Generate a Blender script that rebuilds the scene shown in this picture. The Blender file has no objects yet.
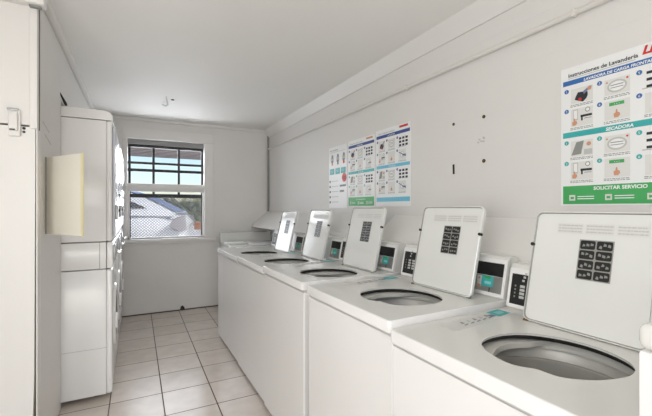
import bpy, bmesh, math, random
from mathutils import Vector, Matrix
PI = math.pi
rnd = random.Random(7)
scene = bpy.context.scene
COL = scene.collection

# ---------------------------------------------------------------- materials
def lin(c):
    return tuple(((x/255)/12.92 if x <= 10 else (((x/255)+0.055)/1.055)**2.4) for x in c)
MATS = {}
def mat(name, rgb, rough=.5, metal=0., spec=.5, noise=0., nscale=8., bump=0., bscale=60., coat=0.):
    if name in MATS: return MATS[name]
    m = bpy.data.materials.new(name); m.use_nodes = True
    nt = m.node_tree; b = nt.nodes['Principled BSDF']
    c = lin(rgb)
    b.inputs['Base Color'].default_value = (*c, 1)
    b.inputs['Roughness'].default_value = rough
    b.inputs['Metallic'].default_value = metal
    b.inputs['Specular IOR Level'].default_value = spec
    b.inputs['Coat Weight'].default_value = coat
    tc = nt.nodes.new('ShaderNodeTexCoord')
    if noise:
        n = nt.nodes.new('ShaderNodeTexNoise'); n.inputs['Scale'].default_value = nscale; n.inputs['Detail'].default_value = 5
        nt.links.new(tc.outputs['Object'], n.inputs['Vector'])
        r = nt.nodes.new('ShaderNodeMapRange')
        r.inputs['From Min'].default_value = .3; r.inputs['From Max'].default_value = .7
        r.inputs['To Min'].default_value = 1-noise; r.inputs['To Max'].default_value = 1+noise
        nt.links.new(n.outputs['Fac'], r.inputs['Value'])
        mx = nt.nodes.new('ShaderNodeMix'); mx.data_type = 'RGBA'; mx.blend_type = 'MULTIPLY'
        mx.inputs['Factor'].default_value = 1
        mx.inputs['A'].default_value = (*c, 1)
        nt.links.new(r.outputs['Result'], mx.inputs['B'])
        nt.links.new(mx.outputs['Result'], b.inputs['Base Color'])
    if bump:
        n2 = nt.nodes.new('ShaderNodeTexNoise'); n2.inputs['Scale'].default_value = bscale; n2.inputs['Detail'].default_value = 4
        nt.links.new(tc.outputs['Object'], n2.inputs['Vector'])
        bp = nt.nodes.new('ShaderNodeBump'); bp.inputs['Strength'].default_value = bump; bp.inputs['Distance'].default_value = .004
        nt.links.new(n2.outputs['Fac'], bp.inputs['Height']); nt.links.new(bp.outputs['Normal'], b.inputs['Normal'])
    MATS[name] = m
    return m

WALL = mat('white_wall_paint', (222, 220, 217), .55, noise=.02, nscale=2.5, bump=.25, bscale=30)
CEIL = mat('white_ceiling_paint', (240, 239, 236), .65, noise=.012, nscale=1.5, bump=.15, bscale=40)
TRIM = mat('white_trim_paint', (227, 225, 222), .45, bump=.15, bscale=25)
ENAMEL = mat('white_enamel', (239, 238, 237), .16, spec=.5, noise=.01, nscale=3)
DECK = mat('pale_grey_enamel', (222, 222, 218), .22, spec=.5, noise=.012, nscale=5)
LIDM = mat('lid_enamel', (224, 225, 222), .14, spec=.5, noise=.012, nscale=4)
LIDRIM = mat('lid_rim_grey', (150, 150, 144), .3)
BLACK = mat('black_plastic', (22, 22, 23), .35)
DOORP = mat('dryer_door_enamel', (208, 210, 218), .3)
DARK = mat('dark_rubber', (30, 29, 28), .6)
STEEL = mat('tub_steel', (222, 220, 215), .42, metal=.15, noise=.06, nscale=14)
TUBP = mat('tub_plastic', (212, 211, 206), .4)
CHROME = mat('chrome', (225, 227, 232), .12, metal=1.)
SILVER = mat('silver_plate', (170, 170, 168), .35, metal=.7)
TEAL = mat('teal_sticker', (64, 176, 176), .4)
LTEAL = mat('light_teal_sticker', (140, 205, 205), .4)
GREYINK = mat('grey_ink', (140, 142, 138), .5)
LGREY = mat('light_grey_ink', (190, 191, 188), .5)
PALEINK = mat('pale_sticker', (214, 214, 211), .45)
BROWN = mat('raw_brown_board', (92, 74, 60), .8, noise=.2, nscale=20)
CREAM = mat('cream_panel', (228, 224, 212), .45)
CREAMY = mat('yellowed_edge', (222, 212, 172), .5)
PICT = mat('picture_ground', (222, 222, 219), .4)
PAPER = mat('poster_paper', (236, 237, 237), .35)
NAVY = mat('navy_ink', (44, 72, 140), .4)
BLUE = mat('blue_ink', (48, 104, 172), .4)
PTEAL = mat('teal_ink', (58, 172, 172), .4)
CYAN = mat('light_blue_ink', (104, 190, 216), .4)
GREEN = mat('green_ink', (70, 168, 96), .4)
RED = mat('red_ink', (206, 42, 40), .4)
SKIN = mat('orange_ink', (206, 150, 118), .5)
INK = mat('black_ink', (40, 42, 48), .5)
WHITEINK = mat('white_ink', (240, 242, 240), .4)
BLUEGREY = mat('blue_grey_ink', (120, 130, 160), .5)
IRON = mat('black_iron', (24, 25, 28), .5)
MESHW = mat('pale_mesh_wire', (150, 150, 152), .5)
SASHGREY = mat('grey_sash', (150, 150, 150), .5)
PIPE = mat('painted_pipe', (220, 217, 212), .45)
PIPEG = mat('grey_pipe', (150, 150, 146), .45)
RUST = mat('rusty_bronze', (120, 90, 55), .5, metal=.5)
CARP = mat('white_car_paint', (238, 239, 242), .15, coat=.5)
CARG = mat('car_glass', (84, 104, 160), .25, spec=.25)
CARGD = mat('car_side_glass', (60, 62, 68), .08, spec=.6)
TYRE = mat('tyre_rubber', (28, 28, 28), .8)
LAMP = mat('clear_tail_lamp', (160, 154, 156), .2)
BARK = mat('bark', (90, 72, 58), .9, noise=.2)
LEAF = mat('green_leaf', (156, 166, 112), .6, noise=.3, nscale=3)
LEAFD = mat('dark_leaf', (104, 118, 96), .6, noise=.3, nscale=3)
CLAY = mat('terracotta', (196, 122, 70), .8, noise=.15)
ROAD = mat('pale_concrete', (206, 202, 200), .85, noise=.06, nscale=1.2)
EAVE = mat('beige_soffit', (236, 218, 204), .7, noise=.04)

def tile_material():
    m = bpy.data.materials.new('glazed_floor_tile'); m.use_nodes = True
    nt = m.node_tree; b = nt.nodes['Principled BSDF']; L = nt.links.new
    tc = nt.nodes.new('ShaderNodeTexCoord')
    mp = nt.nodes.new('ShaderNodeMapping'); mp.vector_type = 'POINT'
    S = .323
    mp.inputs['Location'].default_value = (-.1675+S*20+.004, -3.828+S*40+.003, 0)
    L(tc.outputs['Object'], mp.inputs['Vector'])
    br = nt.nodes.new('ShaderNodeTexBrick')
    br.offset = 0; br.squash = 1
    br.inputs['Scale'].default_value = 1
    br.inputs['Brick Width'].default_value = S; br.inputs['Row Height'].default_value = S
    br.inputs['Mortar Size'].default_value = .0042; br.inputs['Mortar Smooth'].default_value = .25
    br.inputs['Bias'].default_value = 0
    br.inputs['Color1'].default_value = (*lin((216, 206, 196)), 1)
    br.inputs['Color2'].default_value = (*lin((208, 198, 187)), 1)
    br.inputs['Mortar'].default_value = (*lin((98, 82, 68)), 1)
    L(mp.outputs['Vector'], br.inputs['Vector'])
    n = nt.nodes.new('ShaderNodeTexNoise'); n.inputs['Scale'].default_value = 9; n.inputs['Detail'].default_value = 6
    L(tc.outputs['Object'], n.inputs['Vector'])
    r = nt.nodes.new('ShaderNodeMapRange'); r.inputs['From Min'].default_value = .3; r.inputs['From Max'].default_value = .7
    r.inputs['To Min'].default_value = .93; r.inputs['To Max'].default_value = 1.05
    L(n.outputs['Fac'], r.inputs['Value'])
    mx = nt.nodes.new('ShaderNodeMix'); mx.data_type = 'RGBA'; mx.blend_type = 'MULTIPLY'; mx.inputs['Factor'].default_value = 1
    L(br.outputs['Color'], mx.inputs['A']); L(r.outputs['Result'], mx.inputs['B'])
    L(mx.outputs['Result'], b.inputs['Base Color'])
    rr = nt.nodes.new('ShaderNodeMapRange'); rr.inputs['To Min'].default_value = .24; rr.inputs['To Max'].default_value = .8
    L(br.outputs['Fac'], rr.inputs['Value']); L(rr.outputs['Result'], b.inputs['Roughness'])
    bp = nt.nodes.new('ShaderNodeBump'); bp.invert = True; bp.inputs['Strength'].default_value = .5; bp.inputs['Distance'].default_value = .003
    L(br.outputs['Fac'], bp.inputs['Height']); L(bp.outputs['Normal'], b.inputs['Normal'])
    b.inputs['Specular IOR Level'].default_value = .65
    return m

def block_wall_material():
    """painted block wall: faint courses in the relief only"""
    m = bpy.data.materials.new('painted_block_wall'); m.use_nodes = True
    nt = m.node_tree; b = nt.nodes['Principled BSDF']; L = nt.links.new
    b.inputs['Base Color'].default_value = (*lin((222, 220, 217)), 1); b.inputs['Roughness'].default_value = .5
    tc = nt.nodes.new('ShaderNodeTexCoord')
    sx = nt.nodes.new('ShaderNodeSeparateXYZ'); cx = nt.nodes.new('ShaderNodeCombineXYZ')
    L(tc.outputs['Object'], sx.inputs[0]); L(sx.outputs['Y'], cx.inputs['X']); L(sx.outputs['Z'], cx.inputs['Y'])
    br = nt.nodes.new('ShaderNodeTexBrick'); br.inputs['Scale'].default_value = 1
    br.inputs['Brick Width'].default_value = .4; br.inputs['Row Height'].default_value = .2035
    br.inputs['Mortar Size'].default_value = .004; br.inputs['Mortar Smooth'].default_value = .6
    L(cx.outputs[0], br.inputs['Vector'])
    n = nt.nodes.new('ShaderNodeTexNoise'); n.inputs['Scale'].default_value = 18; n.inputs['Detail'].default_value = 5
    L(tc.outputs['Object'], n.inputs['Vector'])
    mu = nt.nodes.new('ShaderNodeMath'); mu.operation = 'MULTIPLY_ADD'
    mu.inputs[1].default_value = -.5
    L(br.outputs['Fac'], mu.inputs[0]); L(n.outputs['Fac'], mu.inputs[2])
    bp = nt.nodes.new('ShaderNodeBump'); bp.inputs['Strength'].default_value = .22; bp.inputs['Distance'].default_value = .004
    L(mu.outputs[0], bp.inputs['Height']); L(bp.outputs['Normal'], b.inputs['Normal'])
    return m

def glass_material():
    m = bpy.data.materials.new('window_glass'); m.use_nodes = True
    nt = m.node_tree; nt.nodes.clear(); L = nt.links.new
    o = nt.nodes.new('ShaderNodeOutputMaterial'); mx = nt.nodes.new('ShaderNodeMixShader')
    t = nt.nodes.new('ShaderNodeBsdfTransparent'); g = nt.nodes.new('ShaderNodeBsdfGlossy'); f = nt.nodes.new('ShaderNodeFresnel')
    g.inputs['Roughness'].default_value = .02; f.inputs['IOR'].default_value = 1.1
    L(f.outputs[0], mx.inputs[0]); L(t.outputs[0], mx.inputs[1]); L(g.outputs[0], mx.inputs[2]); L(mx.outputs[0], o.inputs[0])
    return m
TILE = tile_material(); BLOCK = block_wall_material(); GLASS = glass_material()

# ---------------------------------------------------------------- mesh helpers
class MB:
    """collects shapes with several materials into ONE mesh"""
    def __init__(s, xf=None): s.bm = bmesh.new(); s.mats = []; s.xf = xf
    def mi(s, m):
        if m not in s.mats: s.mats.append(m)
        return s.mats.index(m)
    def P(s, p): return s.xf(p) if s.xf else Vector(p)
    def box(s, a, b, m, bevel=0., seg=2):
        x0, y0, z0 = [min(a[i], b[i]) for i in range(3)]; x1, y1, z1 = [max(a[i], b[i]) for i in range(3)]
        t = bmesh.new()
        v = [t.verts.new(p) for p in ((x0,y0,z0),(x1,y0,z0),(x1,y1,z0),(x0,y1,z0),(x0,y0,z1),(x1,y0,z1),(x1,y1,z1),(x0,y1,z1))]
        for f in ((3,2,1,0),(4,5,6,7),(0,1,5,4),(1,2,6,5),(2,3,7,6),(3,0,4,7)): t.faces.new([v[i] for i in f])
        if bevel: bmesh.ops.bevel(t, geom=list(t.edges), offset=bevel, segments=seg, affect='EDGES', profile=.5)
        s.merge(t, m); return s
    def merge(s, t, m):
        k = s.mi(m); mp = {}
        for v in t.verts: mp[v] = s.bm.verts.new(s.P(v.co))
        for f in t.faces:
            try: nf = s.bm.faces.new([mp[v] for v in f.verts]); nf.material_index = k
            except ValueError: pass
        t.free()
    def poly(s, pts, m):
        f = s.bm.faces.new([s.bm.verts.new(s.P(p)) for p in pts]); f.material_index = s.mi(m); return s
    def prism(s, pts, off, m):
        """closed outline pts extruded by vector off"""
        t = bmesh.new(); off = Vector(off)
        a = [t.verts.new(Vector(p)) for p in pts]; b = [t.verts.new(Vector(p)+off) for p in pts]
        t.faces.new(a); t.faces.new(list(reversed(b))); n = len(pts)
        for i in range(n): t.faces.new([a[(i+1) % n], a[i], b[i], b[(i+1) % n]])
        bmesh.ops.recalc_face_normals(t, faces=t.faces)
        s.merge(t, m); return s
    def tube(s, path, r, m, n=10, caps=True):
        t = bmesh.new(); rings = []; path = [Vector(p) for p in path]
        for i, p in enumerate(path):
            d = (path[min(i+1, len(path)-1)]-path[max(i-1, 0)]).normalized()
            u = d.cross(Vector((0,0,1)));
            if u.length < .05: u = d.cross(Vector((1,0,0)))
            u.normalize(); w = d.cross(u)
            rr = r[i] if isinstance(r, (list, tuple)) else r
            rings.append([t.verts.new(p+(u*math.cos(2*PI*k/n)+w*math.sin(2*PI*k/n))*rr) for k in range(n)])
        for a, b in zip(rings, rings[1:]):
            for k in range(n): t.faces.new([a[k], a[(k+1) % n], b[(k+1) % n], b[k]])
        if caps: t.faces.new(list(reversed(rings[0]))); t.faces.new(rings[-1])
        bmesh.ops.recalc_face_normals(t, faces=t.faces)
        s.merge(t, m); return s
    def loft(s, rings, m, closed=True, caps=(False, False)):
        t = bmesh.new(); R = [[t.verts.new(Vector(p)) for p in r] for r in rings]; n = len(rings[0])
        for a, b in zip(R, R[1:]):
            for k in range(n if closed else n-1): t.faces.new([a[k], a[(k+1) % n], b[(k+1) % n], b[k]])
        if caps[0]: t.faces.new(list(reversed(R[0])))
        if caps[1]: t.faces.new(R[-1])
        s.merge(t, m); return s
    def disc(s, c, r, axis, m, n=24, th=.004):
        c = Vector(c); ax = Vector(axis).normalized()
        return s.tube([c, c+ax*th], r, m, n)
    def build(s, name, parent=None, smooth=35, recalc=False):
        if recalc: bmesh.ops.recalc_face_normals(s.bm, faces=s.bm.faces)
        me = bpy.data.meshes.new(name); s.bm.to_mesh(me); s.bm.free()
        for m in s.mats: me.materials.append(m)
        for p in me.polygons: p.use_smooth = True
        me.set_sharp_from_angle(angle=math.radians(smooth))
        o = bpy.data.objects.new(name, me); COL.objects.link(o)
        if parent: o.parent = parent
        return o
def tag(o, label=None, cat=None, group=None, kind=None):
    if label: o['label'] = label
    if cat: o['category'] = cat
    if group: o['group'] = group
    if kind: o['kind'] = kind
    return o
def empty(name, loc=(0,0,0), rz=0., label=None, cat=None, group=None, kind=None):
    o = bpy.data.objects.new(name, None); COL.objects.link(o)
    o.location = loc; o.rotation_euler = (0, 0, rz); o.empty_display_size = .1
    return tag(o, label, cat, group, kind)
def struct(mb, name, parent=None, **k): return tag(mb.build(name, parent, **k), kind='structure')
def copy_tree(o, parent=None):
    c = o.copy(); COL.objects.link(c)
    if parent: c.parent = parent
    for ch in list(o.children): copy_tree(ch, c)
    return c
def text_polys(mb, txt, place, size, m, shear=0., spacing=1., align='LEFT', bold=0.):
    """letters as thin filled polygons; place(u, v) -> point"""
    cu = bpy.data.curves.new('t', 'FONT'); cu.body = txt; cu.size = size; cu.shear = shear; cu.space_character = spacing
    cu.align_x = align; cu.offset = bold; cu.resolution_u = 3
    ob = bpy.data.objects.new('t', cu); COL.objects.link(ob)
    bpy.context.view_layer.update()
    me = bpy.data.meshes.new_from_object(ob.evaluated_get(bpy.context.evaluated_depsgraph_get()))
    k = mb.mi(m); vs = [mb.bm.verts.new(place(v.co.x, v.co.y)) for v in me.vertices]
    for p in me.polygons:
        try: mb.bm.faces.new([vs[i] for i in p.vertices]).material_index = k
        except ValueError: pass
    bpy.data.objects.remove(ob); bpy.data.curves.remove(cu); bpy.data.meshes.remove(me)

# ---------------------------------------------------------------- room constants
XR, YB, ZC = 1.69, 5.06, 2.43
XL = -.44            # left wall face
YD = 2.30            # face of the boarded door at the left
XLL = -1.35; YF = -1.9
WX0, WX1, WZ0, WZ1 = -.095, .80, .935, 2.175   # window opening

struct(MB().box((XLL-.1, YF-2.2, -.08), (XR+.1, YB+.12, 0), TILE), 'floor')
struct(MB().box((XLL-.1, YF-.1, ZC), (XR+.1, YB+.12, ZC+.1), CEIL), 'ceiling')
struct(MB().box((XR, YF-.1, 0), (XR+.1, YB+.12, ZC), BLOCK), 'wall_right')
w = MB()
w.box((-1.0, YB, 0), (XR, YB+.12, WZ0), WALL).box((-1.0, YB, WZ1), (XR, YB+.12, ZC), WALL)
w.box((-1.0, YB, WZ0), (WX0, YB+.12, WZ1), WALL).box((WX1, YB, WZ0), (XR, YB+.12, WZ1), WALL)
struct(w, 'wall_back')
w = MB()
w.box((XL-.06, YD+.06, 0), (XL, 2.935, ZC), WALL)                       # short wall in front of the stacks
w.box((XL-.06, 2.935, 2.03), (XL, YB, ZC), WALL)                        # over the recess
w.box((-1.0, 2.935, 0), (-.9, YB, 2.09), WALL)                          # back of the recess
w.box((-.9, 2.915, 0), (XL-.06, 2.935, 2.09), WALL)
w.box((-.9, 2.935, 2.03), (XL-.06, YB, 2.09), WALL)
struct(w, 'wall_left')
struct(MB().box((XLL-.1, YF-.1, 0), (XLL, YD+.15, ZC), WALL), 'wall_left_near')
# rear wall behind the camera with a wide open doorway
w = MB()
w.box((XLL, YF-.1, 2.2), (XR, YF, ZC), WALL).box((XLL, YF-.1, 0), (-1.0, YF, 2.2), WALL).box((1.2, YF-.1, 0), (XR, YF, 2.2), WALL)
struct(w, 'wall_front')
# ceiling trims
w = MB(); w.prism([(XR, YF, 2.33), (XR-.012, YF, 2.33), (XR-.07, YF, ZC), (XR, YF, ZC)], (0, YB-YF, 0), TRIM)
struct(w, 'trim_1')
w = MB(); w.box((XL, YD+.02, ZC-.05), (XL+.035, YB, ZC), TRIM, .006); struct(w, 'trim_2')
w = MB(); w.box((XL, YB-.03, ZC-.035), (XR-.05, YB, ZC), TRIM, .006); struct(w, 'trim_3')
# thin dark brown strip at the foot of the back wall with one broken hole
w = MB(); w.box((XL, YB-.006, 0), (XR, YB, .012), BROWN)
w.prism([(.50, YB-.008, 0), (.56, YB-.008, 0), (.555, YB-.008, .03), (.535, YB-.008, .06), (.512, YB-.008, .052), (.505, YB-.008, .03)], (0, .007, 0), DARK)
struct(w, 'baseboard_back')

# ---------------------------------------------------------------- boarded two-leaf door at the left
door = empty('door_1', (-.9, YD, 0), kind='structure')
def dloc(p): return Vector(p)-Vector((-.9, YD, 0))
ZG = 1.727
m = MB(dloc); m.box((XLL, YD+.03, 0), (XL-.002, YD+.058, ZC), BROWN); struct(m, 'inner_board', door)
m = MB(dloc); m.box((XLL, YD, ZG+.006), (XL-.032, YD+.03, ZC), TRIM, .003); struct(m, 'upper_leaf', door)
m = MB(dloc)
m.prism([(XLL, YD, .02), (XL-.024, YD, .02), (XL-.014, YD, .5), (XL-.0095, YD, ZG-.003), (XLL, YD, ZG-.003)], (0, .03, 0), TRIM); struct(m, 'lower_leaf', door)
m = MB(dloc); m.box((XL-.032, YD-.008, ZG-.01), (XL, YD+.03, 2.33), TRIM, .004)
m.box((XL-.006, YD-.004, 0), (XL, YD+.06, ZG-.01), TRIM, .002); struct(m, 'corner_post', door)
m = MB(dloc); m.box((XLL, YD-.05, 2.325), (XL+.035, YD+.02, ZC), TRIM, .010, 3)
m.box((XL-.03, YD-.03, 2.315), (XL+.02, YD-.005, 2.326), GREYINK, .002); struct(m, 'header_beam', door)
m = MB(dloc); m.box((-.553, YD-.016, 1.672), (-.505, YD, 1.800), TRIM, .005)
m.box((-.549, YD-.030, 1.695), (-.513, YD-.012, 1.788), TRIM, .006)
m.box((-.556, YD-.024, 1.796), (-.512, YD, 1.806), SILVER, .003)
m.box((-.543, YD-.0325, 1.698), (-.522, YD-.029, 1.704), DARK); tag(struct(m, 'hasp', door), 'white painted hasp')
m = MB(dloc)
for q, z, r in ((-.494, 1.715, .007), (-.494, 1.697, .006)): m.disc((q, YD, z), r, (0, -1, 0), DARK, 10, .003)
struct(m, 'keyhole', door)
# scuffs on the short wall
m = MB()
for i in range(2):
    y, z = 2.41+.05*i, 1.775-.06*i
    m.prism([(XL, y, z), (XL, y+.16, z-.03), (XL, y+.16, z-.024), (XL, y, z+.006)], (.0015, 0, 0), LGREY)
struct(m, 'trim_4')

# ---------------------------------------------------------------- window
win = empty('window_1', (.35, YB, WZ0), kind='structure')
def wl(p): return Vector(p)-Vector((.35, YB, WZ0))
m = MB(wl)
def casing(x0, z0, x1, z1): m.box((x0, YB-.018, z0), (x1, YB, z1), TRIM, .004)
casing(WX0-.05, WZ0, WX0, WZ1); casing(WX1, WZ0, WX1+.125, WZ1); casing(WX0-.05, WZ1, WX1+.125, WZ1+.125)
struct(m, 'window_frame', win)
m = MB(wl); m.box((WX0-.06, YB-.06, WZ0-.045), (WX1+.14, YB+.12, WZ0), TRIM, .006)
m.box((WX0-.03, YB-.015, WZ0-.075), (WX1+.1, YB, WZ0-.045), TRIM, .004); struct(m, 'window_sill', win)
m = MB(wl)     # white sash stiles and meeting rail
m.box((WX0, YB+.02, 1.525), (WX1, YB+.06, 1.625), TRIM, .004)
m.box((WX0, YB+.03, WZ0), (WX0+.022, YB+.07, 1.53), TRIM, .003).box((WX1-.012, YB+.03, WZ0), (WX1, YB+.07, 1.53), TRIM, .003)
m.box((WX0, YB+.03, WZ0), (WX1, YB+.07, WZ0+.02), TRIM, .003)
m.box((WX0, YB+.05, 2.115), (WX1, YB+.09, WZ1), SASHGREY, .003)
struct(m, 'sash', win)
m = MB(wl)     # black iron bars outside the glass
yb0, yb1 = YB+.085, YB+.105
for x, zb in ((WX0+.02, WZ0), (.195, 1.475), (.495, 1.475), (WX1-.012, WZ0)): m.box((x-.014, yb0, zb), (x+.014, yb1, WZ1), IRON)
for z, h in ((2.105, .024), (1.885, .015), (1.795, .018), (1.475, .024)): m.box((WX0, yb0-.004, z-h), (WX1, yb1+.002, z+h), IRON)
struct(m, 'security_bars', win)
m = MB(wl); m.box((WX0, YB+.072, 1.53), (WX1, YB+.075, 2.12), GLASS); struct(m, 'pane', win)
m = MB(wl); m.box((WX0, YB+.052, WZ0+.02), (WX1, YB+.055, 1.53), GLASS); struct(m, 'pane', win)
m = MB(wl)     # expanded metal mesh over the lower sash
p, hw = .037, .0036
x0, x1, z0, z1 = WX0+.02, WX1-.012, WZ0+.02, 1.46
def strand(a, b):
    a, b = Vector(a), Vector(b); d = (b-a).normalized(); n = Vector((-d.z, 0, d.x))*hw
    m.prism([a+n, b+n, b-n, a-n], (0, .002, 0), MESHW)
s = .95
k = -40
while k < 80:
    for sg in (1, -1):
        xa = x0+k*p; pts = []
        za, zb = z0, z1; xb = xa+sg*(z1-z0)/s
        xa_, za_, xb_, zb_ = xa, za, xb, zb
        if sg > 0:
            if xa_ < x0: za_ += (x0-xa_)*s; xa_ = x0
            if xb_ > x1: zb_ -= (xb_-x1)*s; xb_ = x1
        else:
            if xa_ > x1: za_ += (xa_-x1)*s; xa_ = x1
            if xb_ < x0: zb_ -= (x0-xb_)*s; xb_ = x0
        if za_ < zb_-.01 and x0 <= xa_ <= x1 and x0 <= xb_ <= x1: strand((xa_, YB+.115, za_), (xb_, YB+.115, zb_))
    k += 1
tag(struct(m, 'mesh_screen', win), 'pale diamond wire mesh')

# ---------------------------------------------------------------- outside
struct(MB().box((-14, YB+.12, -.1), (18, 40, -.02), ROAD), 'ground')
m = MB(); m.box((-3.5, 8.8, 2.95), (7.5, 13.0, 3.08), EAVE)
for i in range(14): m.box((-3.5, 8.9+i*.3, 2.93), (7.5, 8.94+i*.3, 2.95), SASHGREY)
tag(m.build('carport_roof'), 'beige carport roof seen through the upper panes of the window', 'carport')
carport = bpy.data.objects['carport_roof']
for x in (-3.2, 7.2):
    for y in (9.0, 12.8):
        m = MB(); m.tube([(x, y, -.02), (x, y, 2.93)], .05, SASHGREY, 10); m.build('post', carport)

def make_car():
    t = empty('car', (0,0,0), 0, 'white hatchback car parked outside behind the mesh of the window', 'car')
    # local: x from rear (0) to nose (-4.2), y half width, z up
    L = 4.2
    st = [(0.02, .62, .42, .90), (-.05, .78, .30, 1.02), (-.35, .86, .24, 1.05), (-1.0, .88, .22, 1.03), (-2.2, .88, .22, .99),
          (-3.0, .87, .24, .96), (-3.7, .82, .28, .84), (-4.05, .70, .34, .70), (-4.18, .52, .42, .58)]
    m = MB()
    rings = []
    for x, w, z0, z1 in st:
        h = z1-z0
        half = [(w*.80, z0), (w*.95, z0+.12*h), (w, z0+.40*h), (w*.985, z0+.70*h), (w*.95, z0+.90*h), (w*.86, z1)]
        rings.append([(x, y, z) for y, z in half]+[(x, -y, z) for y, z in reversed(half)])
    m.loft(rings, CARP, True, (True, True)); m.build('body', t, 50, True)
    g = [(-.10, .78, 1.02, .70, 1.06), (-.55, .80, 1.03, .68, 1.30), (-1.05, .81, 1.03, .66, 1.46), (-1.5, .81, 1.01, .66, 1.52), (-2.2, .81, .99, .64, 1.48), (-2.7, .79, .97, .62, 1.30), (-3.15, .74, .95, .68, .97)]
    def side(i, s, e=0.): x, w, z0, w2, z1 = g[i]; return (x, s*(w+e), z0), (x, s*(w2+e), z1)
    m = MB()
    m.loft([[(x, w, z0), (x, w2, z1), (x, -w2, z1), (x, -w, z0)] for x, w, z0, w2, z1 in g], CARP, False, (False, False)); m.build('roof', t, 50, True)
    for s in (1, -1):
        m = MB()
        def at(fx, fz, e=.006):
            # point on the side panel; fx runs over g indices, fz 0..1 up
            i = min(int(fx), len(g)-2); f = fx-i
            q = [g[i][j]*(1-f)+g[i+1][j]*f for j in range(5)]
            return Vector((q[0], s*(q[1]*(1-fz)+q[3]*fz+e*2), q[2]*(1-fz)+q[4]*fz))
        m.poly([at(.80, .46), at(1.15, .62), at(1.6, .74), at(2.2, .84), at(3.6, .86), at(3.6, .16), at(2.2, .18), at(1.4, .30)], CARGD)
        m.poly([at(3.68, .10), at(3.68, .86), at(4.2, .86), at(4.9, .80), at(5.4, .55), at(5.6, .10)], CARGD)
        m.build('side_window', t, recalc=True)
    m = MB(); y0, y1 = .62, .56
    m.loft([[(-.12, -.56, 1.085), (-.12, .50, 1.085)], [(-.54, -.56, 1.31), (-.54, .50, 1.31)], [(-1.0, -.55, 1.455), (-1.0, .5, 1.455)]], CARG, False); m.build('rear_window', t, recalc=True)
    m = MB(); m.loft([[(-2.27, -.58, 1.475), (-2.27, .58, 1.475)], [(-2.74, -.58, 1.31), (-2.74, .58, 1.31)], [(-3.12, -.62, 1.0), (-3.12, .62, 1.0)]], CARG, False); m.build('windscreen', t, recalc=True)
    for s in (1, -1):
        m = MB(); m.loft([[(-.06+.0, s*.80, 1.0), (-.02, s*.58, 1.02), (0.005, s*.60, .84), (-.04, s*.80, .82), (-.15, s*.86, .87), (-.13, s*.86, .98)],
                          [(-.05, s*.82, 1.01), (.01, s*.57, 1.03), (0.035, s*.59, .83), (-.01, s*.82, .81), (-.15, s*.885, .88), (-.13, s*.88, .97)]], LAMP, True, (True, True))
        m.build('tail_light', t, recalc=True)
        m = MB(); m.box((-3.9, s*.5-.12, .62), (-4.08, s*.5+.12, .74), LAMP, .03); m.build('headlight', t)
        for x in (-.75, -3.35):
            m = MB(); m.tube([(x, s*.70, .31), (x, s*.885, .31)], .31, TYRE, 24); m.tube([(x, s*.88, .31), (x, s*.892, .31)], .19, SILVER, 16); m.build('wheel', t)
    m = MB(); m.box((-.02, -.70, .36), (.07, .70, .58), CARP, .04, 3); m.build('rear_bumper', t)
    return t
car = make_car(); car.location = (.88, 7.3, -.02); car.rotation_euler = (0, 0, math.radians(-13)); car.scale = (1.18, 1.18, 1.18)

def shrub(loc, r, h, label, mleaf, seed):
    rg = random.Random(seed); t = empty('shrub', loc, 0, label, 'shrub', None)
    m = MB(); 
    for i in range(5):
        a = rg.uniform(0, 2*PI); m.tube([(0,0,0), (.1*math.cos(a), .1*math.sin(a), h*.4), (r*.5*math.cos(a), r*.5*math.sin(a), h*.8)], [.05, .035, .012], BARK, 7)
    m.build('stem', t)
    m = MB()
    for i in range(1100):
        a, b, q = rg.uniform(0, 2*PI), rg.uniform(-1, 1), rg.uniform(.55, 1)**.5
        bl = 1+.25*math.sin(3*a+seed)+.2*math.sin(5*b+a)
        c = Vector((r*q*bl*math.cos(a)*math.sqrt(1-b*b), r*q*bl*math.sin(a)*math.sqrt(1-b*b), h*.55+h*.5*q*bl*b))
        if c.z < .1: continue
        u = Vector((rg.uniform(-1,1), rg.uniform(-1,1), rg.uniform(-1,1))).normalized(); v = u.cross(Vector((rg.uniform(-1,1), .3, 1))).normalized()
        s_ = rg.uniform(.12, .26)
        m.poly([c-u*s_, c-v*s_*.45, c+u*s_, c+v*s_*.45], mleaf)
    m.build('foliage', t, 180)
shrub((2.2, 26, -.02), 1.5, 1.75, 'dark leafy shrub seen just right of the white car', LEAFD, 3)
shrub((4.6, 30, -.02), 1.7, 1.9, 'light green bushy shrub seen through the right part of the window', LEAF, 5)
shrub((6.6, 33.5, -.02), 1.6, 1.9, 'dark green shrub farthest right in the window', LEAFD, 9)
m = MB(); m.box((3.05, 23.8, -.02), (4.3, 24.4, .34), CLAY, .05); m.box((2.98, 23.72, .30), (4.37, 24.48, .42), CLAY, .03)
tag(m.build('plant_trough'), 'long terracotta planter trough on the pale ground right of the car', 'planter')

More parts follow.
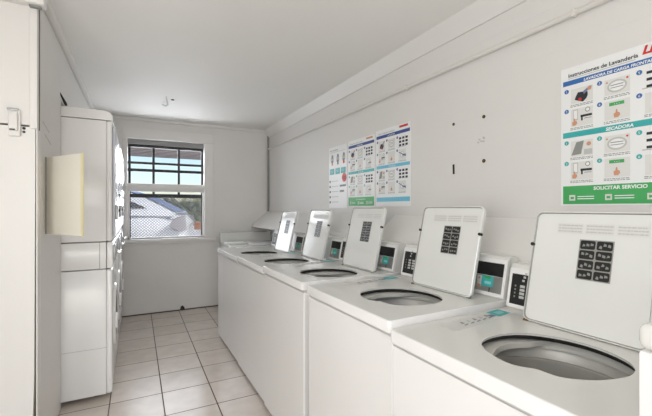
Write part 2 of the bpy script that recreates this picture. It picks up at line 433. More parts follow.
# ---------------------------------------------------------------- stacked washer and dryer units
def make_stack(label):
    t = empty('stacked_washer_dryer', (-.15, 0, 0), 0, label, 'laundry machine', 'stacked machines along the left wall')
    W = .685; y0, y1 = 0, W; D = -.70
    def bodyside(z0, z1, name, cut):
        m = MB(); m.box((D, y0, z0), (-.035, y1, z1), ENAMEL, .004)
        m.box((-.035, y0, z0+cut), (0, y1, z1), ENAMEL, .012, 3)
        return m
    m = bodyside(.03, .893, 'washer', .0)
    for x in (D+.08, -.1):
        for y in (.08, W-.08): m.tube([(x, y, 0), (x, y, .04)], .02, DARK, 8)
    lower = m.build('lower_cabinet', t)
    m = MB(); m.box((D, y0+.001, .9), (-.036, y1-.001, 1.082), ENAMEL, .004); m.box((-.033, y0+.001, .9), (.004, y1-.001, 1.082), ENAMEL, .008)
    m.box((-.075, y0-.001, .902), (-.072, y0+.004, 1.08), GREYINK)
    mid = m.build('control_band', t)
    m = MB(); m.box((D, y0, 1.089), (-.035, y1, 1.925), ENAMEL, .004); m.box((-.035, y0, 1.089), (0, y1, 1.925), ENAMEL, .012, 3)
    m.build('upper_cabinet', t)
    m = MB()
    pr = [(D, 1.93), (.004, 1.93), (.004, 1.955), (-.004, 1.975), (-.02, 1.988), (-.045, 1.995), (D, 1.995)]
    m.prism([(x, y0, z) for x, z in pr], (0, W, 0), ENAMEL); m.build('top_cap', t)
    # upper dryer door
    m = MB(); m.box((.001, .035, 1.13), (.016, W-.035, 1.90), DOORP, .006, 3)
    d = m.build('dryer_door', t)
    def ring(z, R, mb, mt, x0, x1, ri):
        n = 32
        prof = [(x0, R), (x1, R-.01), (x1, ri+.01), (x1-.004, ri)]
        mb.loft([[(x, W/2+r*math.cos(2*PI*k/n), z+r*math.sin(2*PI*k/n)) for k in range(n)] for x, r in prof], mt)
    m = MB(); ring(1.54, .24, m, CHROME, .015, .021, .19); m.build('door_ring', d)
    m = MB(); m.disc((.015, W/2, 1.54), .195, (1, 0, 0), BLACK, 32, .002); m.build('door_glass', d)
    m = MB(); m.box((.015, .045, 1.24), (.034, .07, 1.34), SILVER, .005); m.build('handle', d)
    for z in (1.30, 1.43):
        m = MB(); m.box((.010, W-.06, z-.012), (.026, W-.035, z+.012), DARK, .004); m.build('hinge', d)
    # lower washer door
    m = MB(); ring(.50, .24, m, ENAMEL, .0, .016, .17); d2 = m.build('washer_door', t)
    m = MB(); m.disc((.006, W/2, .50), .175, (1, 0, 0), BLACK, 32, .004); m.build('door_glass', d2)
    m = MB(); m.box((.012, .10, .45), (.03, .13, .56), ENAMEL, .006); m.build('handle', d2)
    # coin slide and controls
    m = MB(); m.box((.002, .09, .945), (.018, .24, 1.055), SILVER, .004); cb = m.build('coin_meter', t)
    m = MB(); m.box((.018, .14, .985), (.055, .19, 1.012), CHROME, .005); m.build('coin_slide', cb)
    m = MB(); m.box((.002, .30, .94), (.010, W-.06, 1.06), BLACK, .003); m.build('control_panel', t)
    m = MB(); m.box((D+.01, y0-.0015, .352), (-.03, y0+.002, .3545), LGREY); m.build('panel_seam', lower)
    return t
labs = ['white stacked washer and dryer nearest the camera, its plain side panel in full view',
        'white stacked washer and dryer in the middle of the three at the left wall',
        'white stacked washer and dryer farthest back, against the wall beside the window']
st0 = make_stack(labs[0])
for i in range(3):
    o = st0 if i == 0 else copy_tree(st0)
    o.location = (-.15, 2.955+i*.695, 0); o['label'] = labs[i]

m = MB(); m.tube([(-.478, 2.93, 2.075), (-.466, 2.95, 2.045), (-.452, 2.965, 2.012), (-.446, 2.97, 1.998)], [.003, .006, .009, .006], DARK, 8)
for o_ in (m.build('cable_end'),): o_.location = (.035, -.02, 0); tag(o_, 'short black cable end poking out over the top of the nearest stacked machine', 'cable')

# cream panel door swung open from the side wall
pd = empty('breaker_panel_door', (XL+.004, 2.475, 1.178), 0, 'cream metal panel door with a yellowed edge swung out from the left wall', 'panel door')
ang = math.atan2(2.19-2.475, -.236-XL)
pd.rotation_euler = (0, 0, ang)
m = MB(); m.box((0, 0, 0), (.320, .010, .42), CREAM, .003); m.build('door_leaf', pd)
m = MB(); m.box((.3205, -.001, -.002), (.327, .013, .422), CREAMY, .002); tag(m.build('edge_strip', pd), 'yellowed edge strip')
m = MB(); m.tube([(-.002, .0, 0.0), (-.002, .0, .42)], .004, GREYINK, 8); m.build('hinge', pd)

# ---------------------------------------------------------------- top-load washers
# opening outline, relative to (depth from the front, offset from the hole centre)
HOLE = [(.152,.145),(.128,.123),(.099,.066),(.090,.010),(.106,-.022),(.122,-.036),(.124,-.072),(.130,-.096),(.158,-.124),
        (.192,-.146),(.236,-.160),(.275,-.168),(.310,-.165),(.345,-.152),(.378,-.125),(.405,-.075),(.416,-.02),(.412,.03),(.396,.075),(.370,.115),(.335,.146),(.290,.163),(.245,.168),(.195,.163)]
def smooth_loop(pts, it=2):
    for _ in range(it):
        q = []
        for i, p in enumerate(pts):
            n = pts[(i+1) % len(pts)]
            q += [(p[0]*.75+n[0]*.25, p[1]*.75+n[1]*.25), (p[0]*.25+n[0]*.75, p[1]*.25+n[1]*.75)]
        pts = q
    return pts
HOLE = smooth_loop(HOLE, 1)
DEP = .672
def round_rect(x0, y0, x1, y1, r, n=4):
    o = []
    for cx, cy, a in ((x1-r, y1-r, 0), (x0+r, y1-r, 90), (x0+r, y0+r, 180), (x1-r, y0+r, 270)):
        for k in range(n+1):
            t = math.radians(a+90*k/n); o.append((cx+r*math.cos(t), cy+r*math.sin(t)))
    return o
def slab_with_hole(mb, outer, hole, z, mt):
    t = bmesh.new()
    def ringe(pts):
        v = [t.verts.new((x, y, z)) for x, y in pts]
        return [t.edges.new((v[i], v[(i+1) % len(v)])) for i in range(len(v))]
    e = ringe(outer)+ringe(hole)
    bmesh.ops.triangle_fill(t, use_beauty=True, use_dissolve=False, edges=e)
    for f in t.faces:
        if f.normal.z < 0: f.normal_flip()
    mb.merge(t, mt)
def marks(rg, mb, place, u0, v0, u1, v1, rows, mt, h=.5, gap=.25):
    """rows of small illegible printed strokes"""
    dv = (v1-v0)/rows
    for r in range(rows):
        u = u0
        while u < u1:
            wd = rg.uniform(.05, .16)*(u1-u0)
            e = min(u+wd, u1); a = v0+r*dv+dv*(1-h)/2
            mb.poly([place(u, a), place(e, a), place(e, a+dv*h), place(u, a+dv*h)], mt)
            u = e+rg.uniform(.3, 1)*gap*.1*(u1-u0)+.01*(u1-u0)

def make_washer(yc, w, hz, rz, lid_off, hole_off, label, seed, opened=True):
    rg = random.Random(seed)
    t = empty('washing_machine', (.755, yc, 0), rz, label, 'washing machine', 'top-load washers along the right wall')
    y0, y1 = -w/2+.005, w/2-.005
    # cabinet (open at the top)
    m = MB(); c = .025; zt = hz-.054
    out = [(0+.006, y0), (0, y0+.006), (0, y1-.006), (.006, y1), (DEP, y1), (DEP, y0)]
    m.loft([[(x, y, z) for x, y in reversed(out)] for z in (c, zt)], ENAMEL, True, (False, False))
    m.poly([(x, y, c) for x, y in out], ENAMEL)
    m.loft([[(x, y, z) for x, y in reversed([(.005, y0+.005), (.005, y1-.005), (DEP-.005, y1-.005), (DEP-.005, y0+.005)])] for z in (hz-.075, hz-.041)], PALEINK)  # grey band set in the gap to draw the shadow line under the lip
    m.box((.03, y0+.03, .0), (DEP-.03, y1-.03, c+.01), DARK)
    cab = m.build('cabinet', t, 25)
    # deck
    m = MB()
    ro = round_rect(-.012, y0, DEP, y1, .014)
    rin = round_rect(-.012+.005, y0+.005, DEP-.005, y1-.005, .011)
    rmid = round_rect(-.012+.0015, y0+.0015, DEP-.0015, y1-.0015, .013)
    hole = [(x, y+hole_off) for x, y in HOLE]
    slab_with_hole(m, rin, hole, hz, DECK)
    m.loft([[(x, y, zz) for x, y in r] for r, zz in ((rin, hz-.041), (ro, hz-.040), (ro, hz-.005), (rmid, hz-.0015), (rin, hz))], ENAMEL)
    def off(pts, d, cx=.25, cy=hole_off):
        o = []
        for x, y in pts:
            v = Vector((x-cx, y-cy)); v = v*(1+d/v.length); o.append((cx+v.x, cy+v.y))
        return o
    m.loft([[(x, y, z) for x, y in r] for r, z in ((hole, hz), (off(hole, .002), hz-.003), (off(hole, .003), hz-.008))], DECK)
    deck = m.build('deck', t, 40)
    m = MB(); m.loft([[(x, y, z) for x, y in r] for r, z in ((off(hole, .0032), hz-.0075), (off(hole, .008), hz-.009), (off(hole, .012), hz-.022))], DARK); m.build('gasket', deck)
    # tub rim and basket
    m = MB(); n = 48; cx, cy = .262, hole_off
    circ = lambda r, z: [(cx+r*math.cos(2*PI*k/n), cy+r*math.sin(2*PI*k/n), z) for k in range(n)]
    m.loft([circ(.235, hz-.024), circ(.225, hz-.028), circ(.209, hz-.048), circ(.205, hz-.058), circ(.206, hz-.062)], TUBP)
    # dispenser lip on the far front side of the rim
    lip = []
    for k in range(20):
        q = math.radians(28)+k/19*math.radians(130); lip.append((cx+.222*math.cos(q), cy+.222*math.sin(q)))
    for k in range(20):
        q = math.radians(158)-k/19*math.radians(130); rr = .216-.068*min(1, math.sin(PI*(k+.2)/19.6)*1.5)
        lip.append((cx+rr*math.cos(q), cy+rr*math.sin(q)))
    m.prism([(x, y, hz-.027) for x, y in lip], (0, 0, -.016), TUBP)
    tub = m.build('tub_ring', t, 50)
    m = MB()
    m.loft([circ(.224, hz-.062), circ(.220, hz-.068), circ(.214, hz-.095), circ(.219, hz-.100), circ(.219, hz-.108), circ(.222, hz-.112), circ(.222, hz-.44)], STEEL)
    m.poly(list(reversed(circ(.222, hz-.44))), STEEL); m.build('basket', t, 40)
    m = MB(); m.loft([[(cx+r*math.cos(2*PI*k/20), cy+r*math.sin(2*PI*k/20), hz-z) for k in range(20)] for r, z in ((.10, .438), (.055, .40), (.045, .27), (.04, .26), (.0, .258))], TUBP); m.build('agitator', t)
    # console
    zc1 = hz+.172
    pr = [(.585, hz), (.618, zc1-.010), (.622, zc1-.002), (.630, zc1), (DEP, zc1), (DEP, hz)]
    m = MB(); m.prism([(x, y0+.004, z) for x, z in pr], (0, w-.014, 0), DECK); con = m.build('console', t)
    s0 = Vector((.585, 0, hz)); sd = Vector((.618, 0, zc1-.010))-s0; sl = sd.length; sd.normalize(); nn = Vector((-sd.z, 0, sd.x))
    if nn.x > 0: nn = -nn
    def face(y, v, e=0.): return s0+sd*v+nn*e+Vector((0, y, 0))
    def slab(mb, ya, yb, va, vb, th, mt): mb.prism([face(ya, va), face(yb, va), face(yb, vb), face(ya, vb)], nn*th, mt)
    def flat(mb, ya, yb, va, vb, e, mt): mb.poly([face(yb, va, e), face(ya, va, e), face(ya, vb, e), face(yb, vb, e)], mt)
    # coin meter at the near end
    ca = max(y0+.002, lid_off-.28); cb_ = ca+.165
    m = MB(); slab(m, ca, cb_, .004, sl-.004, .014, ENAMEL); cm = m.build('coin_meter', t)
    m = MB(); flat(m, ca+.012, cb_-.012, sl*.53, sl-.022, .0147, BLACK); m.build('screen', cm)
    m = MB(); slab(m, ca+.012, cb_-.012, .018, sl*.52, .016, SILVER)
    flat(m, ca+.066, ca+.070, .018, sl*.22, .0165, BLACK)
    pl = m.build('coin_plate', cm)
    m = MB(); mid = (ca+cb_)/2
    flat(m, mid-.03, mid+.028, .040, .085, .0172, TEAL); flat(m, mid+.028, mid+.05, .034, .082, .0171, PALEINK)
    flat(m, mid-.015, mid+.015, .072, .084, .0176, GREEN); flat(m, mid+.036, mid+.046, .066, .076, .0174, SKIN); flat(m, mid+.03, mid+.046, .03, .044, .0174, SKIN)
    flat(m, mid-.02, mid+.012, .05, .062, .0178, LTEAL)
    m.build('sticker', cm)
    # control panel at the far end
    pa, pb = y1-.20, y1-.002
    m = MB(); slab(m, pa, pb, .004, sl-.008, .010, ENAMEL); cp = m.build('control_panel', t)
    m = MB(); flat(m, pa+.012, pb-.012, .016, sl-.03, .0106, BLACK); m.build('panel_face', cp)
    m = MB()
    for col in range(2):
        for r in range(4):
            yy = pb-.05-.030*col; v = .042+.014*r
            flat(m, yy-.020, yy, v, v+.010, .0112, LGREY)
    for k in range(3): flat(m, pb-.066-.004*k, pb-.056-.004*k, .108+.014*k, .116+.014*k, .0112, LGREY)
    for r in range(4): flat(m, pb-.034, pb-.028, .043+.014*r, .050+.014*r, .0112, GREYINK)
    m.build('buttons', cp)
    # label strip on the deck
    m = MB(); zz = hz+.0006; ys = y1-.015
    P = lambda u, v, e=0.: Vector((.215+u, ys-.010-v-.0+u*.12-.035, zz+e))
    m.poly([P(-.05, .055, -.0003), P(.31, .055, -.0003), P(.31, -.020, -.0003), P(-.05, -.020, -.0003)], PALEINK)
    for k in range(5):
        u = .02+k*.036
        m.poly([P(u, .038), P(u+.024, .034), P(u+.028, .026), P(u+.003, .030)], GREYINK); m.poly([P(u+.004, .022), P(u+.022, .020), P(u+.020, .002), P(u+.010, .006)], LGREY if k % 2 else GREYINK)
    m.poly([P(.185, .034), P(.213, .034), P(.213, .012), P(.185, .012)], BLUEGREY)
    m.poly([P(.215, .046), P(.295, .046), P(.295, -.012), P(.215, -.012)], TEAL)
    m.poly([P(.235, .030, .0003), P(.280, .030, .0003), P(.280, .004, .0003), P(.235, .004, .0003)], LTEAL)
    m.build('deck_label', t)
    # lid
    lw, ll, th = .362, .392, .016
    base = Vector((.468, lid_off, hz+.004)); lean = Vector((.088, 0, .377)).normalized(); ln = Vector((-lean.z, 0, lean.x))
    def lp(u, v, e=0.):  # u from the far edge to the near edge, v up, e towards the front
        return base+Vector((0, lw/2-u, 0))+lean*v+ln*e
    rr = round_rect(0, 0, lw, ll, .022, 5)
    ri = round_rect(.004, .004, lw-.004, ll-.004, .020, 5)
    ri2 = round_rect(.0075, .007, lw-.0075, ll-.0075, .018, 5)
    m = MB()
    m.loft([[lp(u, v, e) for u, v in r] for r, e in ((ri, -th-.006), (rr, -th), (rr, -.003), (ri, 0))], LIDM, True, (True, False))
    m.loft([[lp(u, v, e) for u, v in r] for r, e in ((ri, 0), (ri2, -.005))], LIDRIM)
    m.poly([lp(u, v, -.005) for u, v in ri2], LIDM)
    lid = m.build('lid', t, 40, True)
    for u in (.002, lw-.002):
        m = MB(); m.tube([lp(u, ll*.69, -.012), lp(u, ll*.69, .004)], .0065, DARK, 10); m.build('bumper', lid)
    for u in (.012, lw-.012):
        m = MB(); m.tube([lp(u-.008, -.003, -.006), lp(u+.008, -.003, -.006)], .007, RUST if u < .1 else GREYINK, 10); m.build('hinge', lid)
    m = MB()
    q = lambda u, v: lp(u, v, -.0042)
    for k in range(3):
        u0 = .080+k*.088
        m.poly([q(u0, .318), q(u0+.080, .318), q(u0+.080, .352), q(u0, .352)], PALEINK)
        marks(rg, m, lambda u, v: lp(u, v, -.0038), u0+.003, .320, u0+.077, .350, 3, LGREY, .4)
    m.build('instruction_sticker', lid)
    m = MB(); u0, v0, gw, gh = .155, .170, .098, .130
    m.poly([q(u0, v0), q(u0+gw, v0), q(u0+gw, v0+gh), q(u0, v0+gh)], LIDRIM)
    for r in range(4):
        for cc in range(2):
            a, b = u0+.003+cc*.048, v0+.003+r*.032
            m.poly([lp(a+x, b+y, -.0038) for x, y in round_rect(0, 0, .044, .028, .005, 3)], BLACK)
            for k in range(3):
                aa = a+.006+k*.012; bb = b+.008+rg.uniform(-.003, .006)
                m.poly([lp(aa, bb, -.0034), lp(aa+.009, bb+rg.uniform(-.003,.003), -.0034), lp(aa+.009, bb+.006, -.0034), lp(aa+rg.uniform(0,.004), bb+.009, -.0034)], GREYINK)
    m.build('icon_sticker', lid)
    return t
W = [   # centre Y, width, deck height, yaw, lid offset, hole offset, label
    (3.465, .830, .908, .5, -.165, -.175, 'white washer at the far end of the row, lid open below the corner pipe'),
    (2.697, .705, .922, .7, -.075, -.10, 'second white washer from the far end, lid open below the white list poster'),
    (2.025, .640, .940, .8, -.08, -.112, 'white washer in the middle of the row, open lid below the blue banded poster'),
    (1.310, .660, .942, .9, -.065, -.06, 'white washer second from the camera, lid open below the dark screw holes'),
    (.645,  .665, .922, .8,  .005, -.043, 'white washer nearest the camera with open lid, its wide tub opening in full view'),
]
for i, a in enumerate(W): make_washer(a[0], a[1], a[2], math.radians(a[3]), a[4], a[5], a[6], 20+i)

# tall front-load machine at the right edge, nearest
t = empty('front_load_washer', (.755, -.035, 0), 0, 'taller white machine at the right edge of the picture beside the nearest open washer', 'washing machine')
m = MB(); hw = .343
m.box((0, -hw, .02), (DEP, hw, 1.080), ENAMEL, .006); m.box((.03, -hw+.03, 0), (DEP-.03, hw-.03, .03), DARK); fb = m.build('cabinet', t)
m = MB(); m.box((-.006, -hw, 1.083), (DEP, hw, 1.127), DECK, .014, 4); m.build('top', t)
n = 36
m = MB(); m.loft([[(x, r*math.cos(2*PI*k/n), .56+r*math.sin(2*PI*k/n)) for k in range(n)] for x, r in ((0, .235), (-.03, .225), (-.035, .17), (-.015, .16))], CHROME, True); d = m.build('door', t)
m = MB(); m.disc((-.012, 0, .56), .165, (-1, 0, 0), BLACK, 32, .004); m.build('door_glass', d)
m = MB(); m.box((-.05, -.235, .50), (-.03, -.205, .62), SILVER, .006); m.build('handle', d)
m = MB(); m.box((-.006, -.20, .90), (0, .20, 1.04), BLACK, .003); m.build('control_panel', t)

# ---------------------------------------------------------------- white machine in the far corner, facing the camera
t = empty('washing_machine', (1.335, 4.62, 0), 0, 'low white washer in the far corner with its back panel along the window wall', 'washing machine')
hw = .345; dz = .865
m = MB(); m.box((-hw, -.30, .02), (hw, .40, dz-.03), ENAMEL, .006); m.box((-hw+.03, -.27, 0), (hw-.03, .37, .03), DARK); m.build('cabinet', t)
m = MB(); m.box((-hw, -.31, dz-.028), (hw, .40, dz), DECK, .01, 3); m.build('deck', t)
m = MB(); m.box((-.09, -.27, dz), (.30, .18, dz+.014), ENAMEL, .006); m.build('lid', t)
m = MB(); m.prism([(-hw, .29, dz), (-hw, .32, .985), (-hw, .335, .990), (-hw, .40, .990), (-hw, .40, dz)], (2*hw, 0, 0), DECK); m.build('console', t)
m = MB(); m.box((-hw+.004, -.07, dz+.002), (-.10, .14, dz+.022), WHITEINK, .005); m.build('lid_sheen_strip', t)  # white strip stands in for window light reflected on the closed lid

# ---------------------------------------------------------------- sloping covers along the right wall
def cover(ya, yb, label):
    m = MB(); pr = [(XR-.001, 1.262), (XR-.018, 1.270), (1.452, 1.085), (1.440, 1.072), (1.440, 1.060), (1.460, 1.060), (XR-.001, 1.240)]
    m.prism([(x, ya, z) for x, z in pr], (0, yb-ya, 0), TRIM)
    t = empty('pipe_cover', (XR, (ya+yb)/2, 1.06), 0, label, 'cover', 'sloping covers over the washer pipes')
    o = m.build('sloping_board', t); o.location = -t.location
    m = MB(); m.box((XR-.03, ya, 0), (XR-.002, min(yb, 4.2), 1.235), TRIM); o = m.build('back_board', t); o.location = -t.location
    for y in (ya+.03, yb-.06):
        m = MB(); m.prism([(XR-.001, y, 1.238), (1.47, y, 1.068), (1.50, y, 1.06), (XR-.001, y, 1.10)], (0, .02, 0), TRIM)
        o = m.build('bracket', t); o.location = -t.location
cover(2.42, YB-.01, 'long white sloping pipe cover on the right wall, reaching back into the far corner')
cover(-.6, 2.13, 'white sloping pipe cover on the right wall behind the two nearest washers')
# painted pipe work
t = empty('conduit_pipe', (XR-.012, YB-.05, 1.25), 0, 'thin white conduit pipe along the top of the right wall and down the far corner', 'pipe')
def lc(p): return Vector(p)-Vector(t.location)
m = MB(lc); m.tube([(XR-.016, YF+.05, 2.158), (XR-.016, YB-.06, 2.162)], .0125, PIPE, 12); m.build('long_run', t)
m = MB(lc); m.tube([(XR-.016, YB-.03, 1.275), (XR-.016, YB-.03, 2.345)], .015, PIPEG, 12); tag(m.build('corner_drop', t), 'grey vertical pipe in the corner')
m = MB(lc)
for y in (4.2, 3.1, 2.0, .9, -.2): m.box((XR-.031, y, 2.144), (XR-.001, y+.015, 2.178), PIPE, .003)
m.build('clamp', t)
# screw holes
for y, z, r, lb in ((1.596, 1.822, .0085, 'dark round screw hole in the right wall, upper left of the group of four'),
                    (1.381, 1.820, .0095, 'dark round screw hole in the right wall, upper right of the group of four'),
                    (1.381, 1.578, .0105, 'dark round screw hole in the right wall, lower right of the group of four'),
                    (1.596, 1.552, .0085, 'dark elongated screw hole in the right wall, lower left of the group of four')):
    m = MB()
    if 'elong' in lb: m.prism([(XR, y+.008, z+.028), (XR, y-.006, z+.03), (XR, y-.008, z-.03), (XR, y+.006, z-.028)], (-.002, 0, 0), DARK)
    else: m.tube([(XR, y, z), (XR-.003, y, z)], r, DARK, 14); m.tube([(XR-.003, y, z), (XR-.006, y, z)], [r*.6, r*.45], RUST, 10)
    tag(m.build('screw_hole'), lb, 'screw hole', 'screw holes in the right wall')
m = MB()
for k in range(6):
    y, z = 1.405+rnd.uniform(-.03, .03), 1.70+rnd.uniform(-.025, .025)
    m.prism([(XR, y, z), (XR, y+.012, z+.004), (XR, y+.008, z+.012), (XR, y-.004, z+.008)], (-.001, 0, 0), LGREY)
tag(m.build('trim_6'), kind='structure')
# ceiling wire stub
t = empty('ceiling_wire', (.275, 4.08, ZC), 0, 'thin loose wire stub hanging from a small hole in the white ceiling', 'wire')
m = MB(); m.tube([(-.01, -.12, -.002), (0, -.06, -.03), (.012, .02, -.045), (0, .10, -.04), (-.03, .17, -.012)], [.003, .006, .008, .006, .003], LGREY, 8); m.build('wire', t)
m = MB(); m.tube([(.055, -.03, 0), (.055, -.03, -.006)], .016, DARK, 14); m.build('screw_hole', t)

# ---------------------------------------------------------------- posters
def poster(yl, zt, w, h, label, design, grp='laundry instruction posters'):
    t = empty('poster', (XR, yl, zt), 0, label, 'poster', grp)
    m = MB(); m.box((-.0025, -w, -h), (-.0004, 0, 0), PAPER)
    LV = [0]
    def pl(u, v, e=1): return Vector((-.0025-.0004*e, -u*w, -v*h))
    def rect(u0, v0, u1, v1, mt, e=1): m.poly([pl(u0, v0, e), pl(u0, v1, e), pl(u1, v1, e), pl(u1, v0, e)], mt)
    def circ(u, v, r, mt, e=2): m.poly([pl(u+r*math.cos(a)/w, v+r*math.sin(a)/h, e) for a in [-2*PI*k/16 for k in range(16)]], mt)
    def txt(u, v, s, mt, size, shear=0., align='LEFT', bold=0.): text_polys(m, s, lambda x, y: pl(u, v, 3)+Vector((0, -x, y)), size, mt, shear, 1., align, bold)
    design(rect, circ, txt, pl, m, w, h)
    m.build('sheet', t, 5)
    return t
def hand(pl, m, u, v, s, mt, w, h):
    pts = [(-.3,.5),(-.35,0),(-.15,-.1),(-.1,-.5),(.05,-.5),(.08,-.15),(.3,-.05),(.35,.25),(.15,.5)]
    m.poly([pl(u+x*s/w, v+y*s/h, 3) for x, y in reversed(pts)], mt)
def loading(rect, circ, txt, pl, m, w, h, green=True, big=False):
    rg = random.Random(3)
    b1 = (.095, .130) if big else (.075, .115); b2 = (.47, .51); b3 = (.86, .99) if green else (.885, .94)
    rect(.02, b1[0], .98, b1[1], BLUE if big else NAVY); rect(.02, b2[0], .98, b2[1], PTEAL if green else CYAN)
    rect(.02, b3[0], .98, b3[1], GREEN if green else CYAN)
    if big:
        txt(.07, .072, 'Instrucciones de Lavandería', INK, .0225, bold=.0004)
        rect(.07, .080, .62, .085, LGREY)
        txt(.21, .124, 'LAVADORA DE CARGA FRONTAL', WHITEINK, .0155, .15, bold=.0005)
        txt(.5, .502, 'SECADORA', WHITEINK, .018, .15, 'CENTER', .0006)
        txt(.5, .893, 'SOLICITAR SERVICIO', WHITEINK, .0195, 0, 'CENTER', .0006)
        txt(.665, .064, 'LL', RED, .042, .3, bold=.002)
    else:
        txt(.08, .062, 'Instrucciones de Lavandería', GREYINK, .018)
        txt(.35, .108, 'LAVADORA', WHITEINK, .018, .1); txt(.5, .502, 'SECADORA', WHITEINK, .016, 0, 'CENTER')
        rect(.70, .018, .93, .045, SKIN if green else RED)
        if green: txt(.5, .905, 'SOLICITAR SERVICIO', WHITEINK, .016, 0, 'CENTER')
    xs = (.055, .345, .645)
    rows = ((b1[1]+.03, .30), (.305, .465), (b2[1]+.025, .68), (.685, .845))
    for ri, (va, vb) in enumerate(rows):
        for ci, u in enumerate(xs):
            circ(u, va+.012, .0095, BLUE if (ri < 2 and big) else (NAVY if ri < 2 else (PTEAL if green else NAVY)))
            txt(u, va+.021, str(min(9, (ri % 2)+1+ci*2)), WHITEINK, .014, 0, 'CENTER')
            if ci == 2 and ri in (0, 2):
                for k in range(3):
                    z = va+.016+k*.042
                    if big: rect(u+.05, z, u+.28, z+.017, INK, 2)
                    else:
                        for q in range(3): rect(u+.05+q*.085, z, u+.05+q*.085+.06, z+.026, INK, 2)
                rect(u+.02, vb-.025, u+.24, vb-.018, LGREY, 2); continue
            x0, y0, x1, y1 = u+.04, va+.004, u+.235, vb-.03
            rect(x0, y0, x1, y1, PICT, 1.5)
            cu, cv = (x0+x1)/2, (y0+y1)/2
            if ri % 2 == 0 and ci == 0:
                if ri == 0:
                    m.poly([pl(cu+r*math.cos(a)/w, cv+.012+r*.8*math.sin(a)/h, 2) for a, r in [(-2*PI*k/9, .024+.006*(k % 2)) for k in range(9)]], INK)
                    m.poly([pl(cu+.01, cv-.02, 2.4), pl(cu+.02, cv, 2.4), pl(x1-.005, y0+.01, 2.4), pl(x1-.03, y0+.004, 2.4)], BLUEGREY)
                    circ(x1-.03, y0+.02, .008, SKIN, 2.6); circ(cu-.015, cv+.03, .007, RED, 2.8)
                else:
                    m.poly([pl(x0+.005, y1-.01, 2), pl(cu-.005, y1-.015, 2), pl(cu+.02, y0+.004, 2), pl(x0+.05, y0+.01, 2)], GREYINK)
                    rect(cu+.02, cv+.01, x1-.005, y1-.008, LGREY, 2.2); circ(x1-.035, y0+.03, .009, SKIN, 2.4)
            elif ri % 2 == 0:
                n = 16; R = .034
                m.poly([pl(cu+R*math.cos(-2*PI*k/n)/w, cv+.75*R*math.sin(-2*PI*k/n)/h, 2) for k in range(n)], LGREY)
                m.poly([pl(cu+.8*R*math.cos(-2*PI*k/n)/w, cv+.55*R*math.sin(-2*PI*k/n)/h, 2.4) for k in range(n)], PAPER)
                rect(cu-.05, cv-.012, cu+.05, cv-.006, GREYINK, 2.8); rect(cu-.05, cv+.005, cu+.05, cv+.010, GREYINK, 2.8)
                circ(x1-.02, y0+.015, .004, RED); circ(x0+.02, y0+.02, .004, SKIN)
            elif ci == 0:
                rect(x0+.02, y0+.006, x0+.065, cv+.02, LGREY, 2); rect(x0+.027, y0+.012, x0+.058, cv+.01, PAPER, 2.4)
                rect(cu-.01, cv-.012, x1-.008, cv+.004, INK, 2.2); rect(cu-.005, cv, cu+.01, cv+.028, INK, 2.2); rect(cu+.02, cv+.013, x1-.012, cv+.017, BLUEGREY, 2.2)
                circ(x1-.045, y0+.02, .010, GREYINK, 2); circ(x1-.045, y0+.02, .007, PAPER, 2.4)
                hand(pl, m, x0+.035, cv+.03, .030, SKIN, w, h)
            elif ci == 1:
                rect(cu-.06, y0+.012, cu+.055, y0+.034, GREEN, 2) if big else None
                if big: txt(cu, y0+.031, '• • •', WHITEINK, .012, 0, 'CENTER')
                hand(pl, m, cu, cv+.025, .032, SKIN, w, h)
            else:
                circ(cu, cv, .022, LGREY, 2); circ(cu, cv, .017, PAPER, 2.4); rect(cu, cv, x1, cv+.02, GREYINK, 2.6)
                if not green: m.poly([pl(x0, cv-.03, 3), pl(x0+.01, cv-.035, 3), pl(x1, cv+.02, 3), pl(x1-.01, cv+.03, 3)], NAVY)
            for k in range(2): marks(rg, m, lambda a, b: pl(a, b, 2), x0-.005, vb-.024+k*.010, x1+(.0), vb-.017+k*.010, 1, GREYINK, .7)
    if green:
        for u in (.08, .39, .70):
            rect(u, b3[0]+.065, u+.055, b3[0]+.105, PALEINK, 2); rect(u+.012, b3[0]+.078, u+.043, b3[0]+.094, GREEN, 2.4)
            for k in range(2): rect(u+.075, b3[0]+.074+k*.016, u+.22, b3[0]+.080+k*.016, WHITEINK, 2)
def listing(rect, circ, txt, pl, m, w, h):
    txt(.06, .07, 'Instrucciones', GREYINK, .030); rect(.08, .085, .9, .092, LGREY)
    for k, u in enumerate((.12, .44, .76)):
        rect(u, .17, u+.15, .24, LGREY, 2); circ(u+.08, .155, .018, GREYINK); circ(u+.08, .275, .016, (SKIN, GREYINK, RED)[k]); rect(u+.02, .22, u+.13, .255, GREYINK, 3)
    for u in (.06, .37, .68): rect(u, .355, u+.26, .45, PTEAL)
    for u in (.11, .42, .73): rect(u, .385, u+.16, .395, LTEAL, 2); rect(u+.02, .41, u+.13, .42, LTEAL, 2)
    circ(.86, .52, .042, RED); rect(.80, .50, .93, .515, INK, 3); rect(.80, .53, .93, .54, INK, 3)
    for k in range(5):
        v = .545+k*.085
        circ(.07, v+.02, .012, INK); rect(.15, v+.012, .55, v+.022, LGREY, 2)
        if k in (1, 2): rect(.62, v, .95 if k == 1 else .85, v+.03, GREYINK, 2); rect(.70, v+.008, .80, v+.02, BLUEGREY, 3)
poster(3.190, 1.905, .345, .585, 'white list poster with three teal squares, leftmost on the right wall', listing)
poster(2.825, 1.912, .415, .580, 'laundry instruction poster with a green bottom band, middle of the group of three', lambda *a: loading(*a))
poster(2.395, 1.925, .415, .592, 'laundry instruction poster with a light blue bottom band, right of the group of three', lambda *a: loading(*a, green=False))
poster(.970, 1.935, .445, .604, 'large laundry instruction poster with green bottom band above the nearest open lid', lambda *a: loading(*a, big=True))

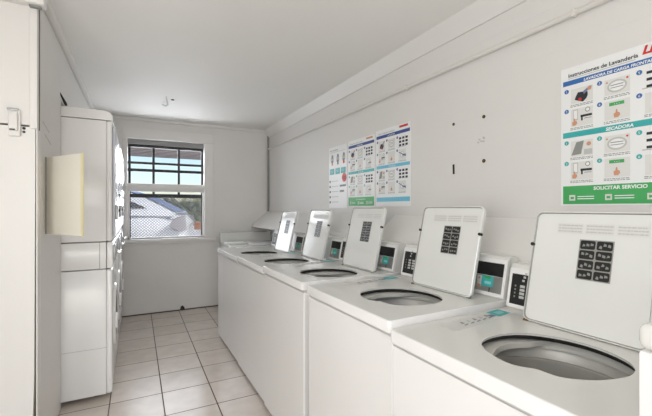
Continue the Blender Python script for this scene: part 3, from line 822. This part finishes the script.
# ---------------------------------------------------------------- light
wd = bpy.data.worlds.new('World'); scene.world = wd; wd.use_nodes = True
nt = wd.node_tree; bg = nt.nodes['Background']
sky = nt.nodes.new('ShaderNodeTexSky'); sky.sky_type = 'NISHITA'; sky.sun_disc = False
sky.sun_elevation = math.radians(48); sky.sun_rotation = math.radians(150); sky.air_density = 1.0; sky.dust_density = 1.2
nt.links.new(sky.outputs[0], bg.inputs['Color']); bg.inputs['Strength'].default_value = .17
def area(name, loc, target, sx, sy, power, col):
    l = bpy.data.lights.new(name, 'AREA'); l.shape = 'RECTANGLE'; l.size = sx; l.size_y = sy; l.energy = power; l.color = col
    o = bpy.data.objects.new(name, l); COL.objects.link(o); o.location = loc
    o.rotation_euler = (Vector(target)-Vector(loc)).to_track_quat('-Z', 'Y').to_euler(); return o
area('added_doorway_fill', (.1, -5.2, .8), (.1, 2.0, 2.4), 4.2, 1.5, 100, (1, .995, .985))  # area light added behind the camera, tilted up to lift ceiling and walls
area('added_left_fill', (XLL+.05, .2, 1.5), (1.6, 1.3, 1.7), 1.7, 1.2, 48, (1, .995, .985))  # unseen fill light, added to brighten the washer fronts and right wall
area('window_daylight', (.35, YB+.35, 1.6), (.35, 0, 1.0), .95, 1.3, 38, (.92, .95, 1))
sl = bpy.data.lights.new('sun', 'SUN'); sl.energy = 3.5; sl.angle = math.radians(1); so = bpy.data.objects.new('sun', sl); COL.objects.link(so)
so.rotation_euler = (math.radians(48), 0, math.radians(65))

# ---------------------------------------------------------------- camera
cd = bpy.data.cameras.new('camera'); cam = bpy.data.objects.new('camera', cd); COL.objects.link(cam)
cd.sensor_width = 36; cd.lens = 36*366/652; cd.clip_start = .03
cam.location = (0, 0, 1.32); cam.rotation_euler = (math.radians(90), 0, math.radians(-27.4))
scene.camera = cam
vs = scene.view_settings
vs.view_transform = 'Standard'; vs.look = 'None'; vs.exposure = .1; vs.gamma = 1; vs.use_curve_mapping = False
scene.cycles.use_denoising = True
scene.cycles.max_bounces = 10; scene.cycles.diffuse_bounces = 6
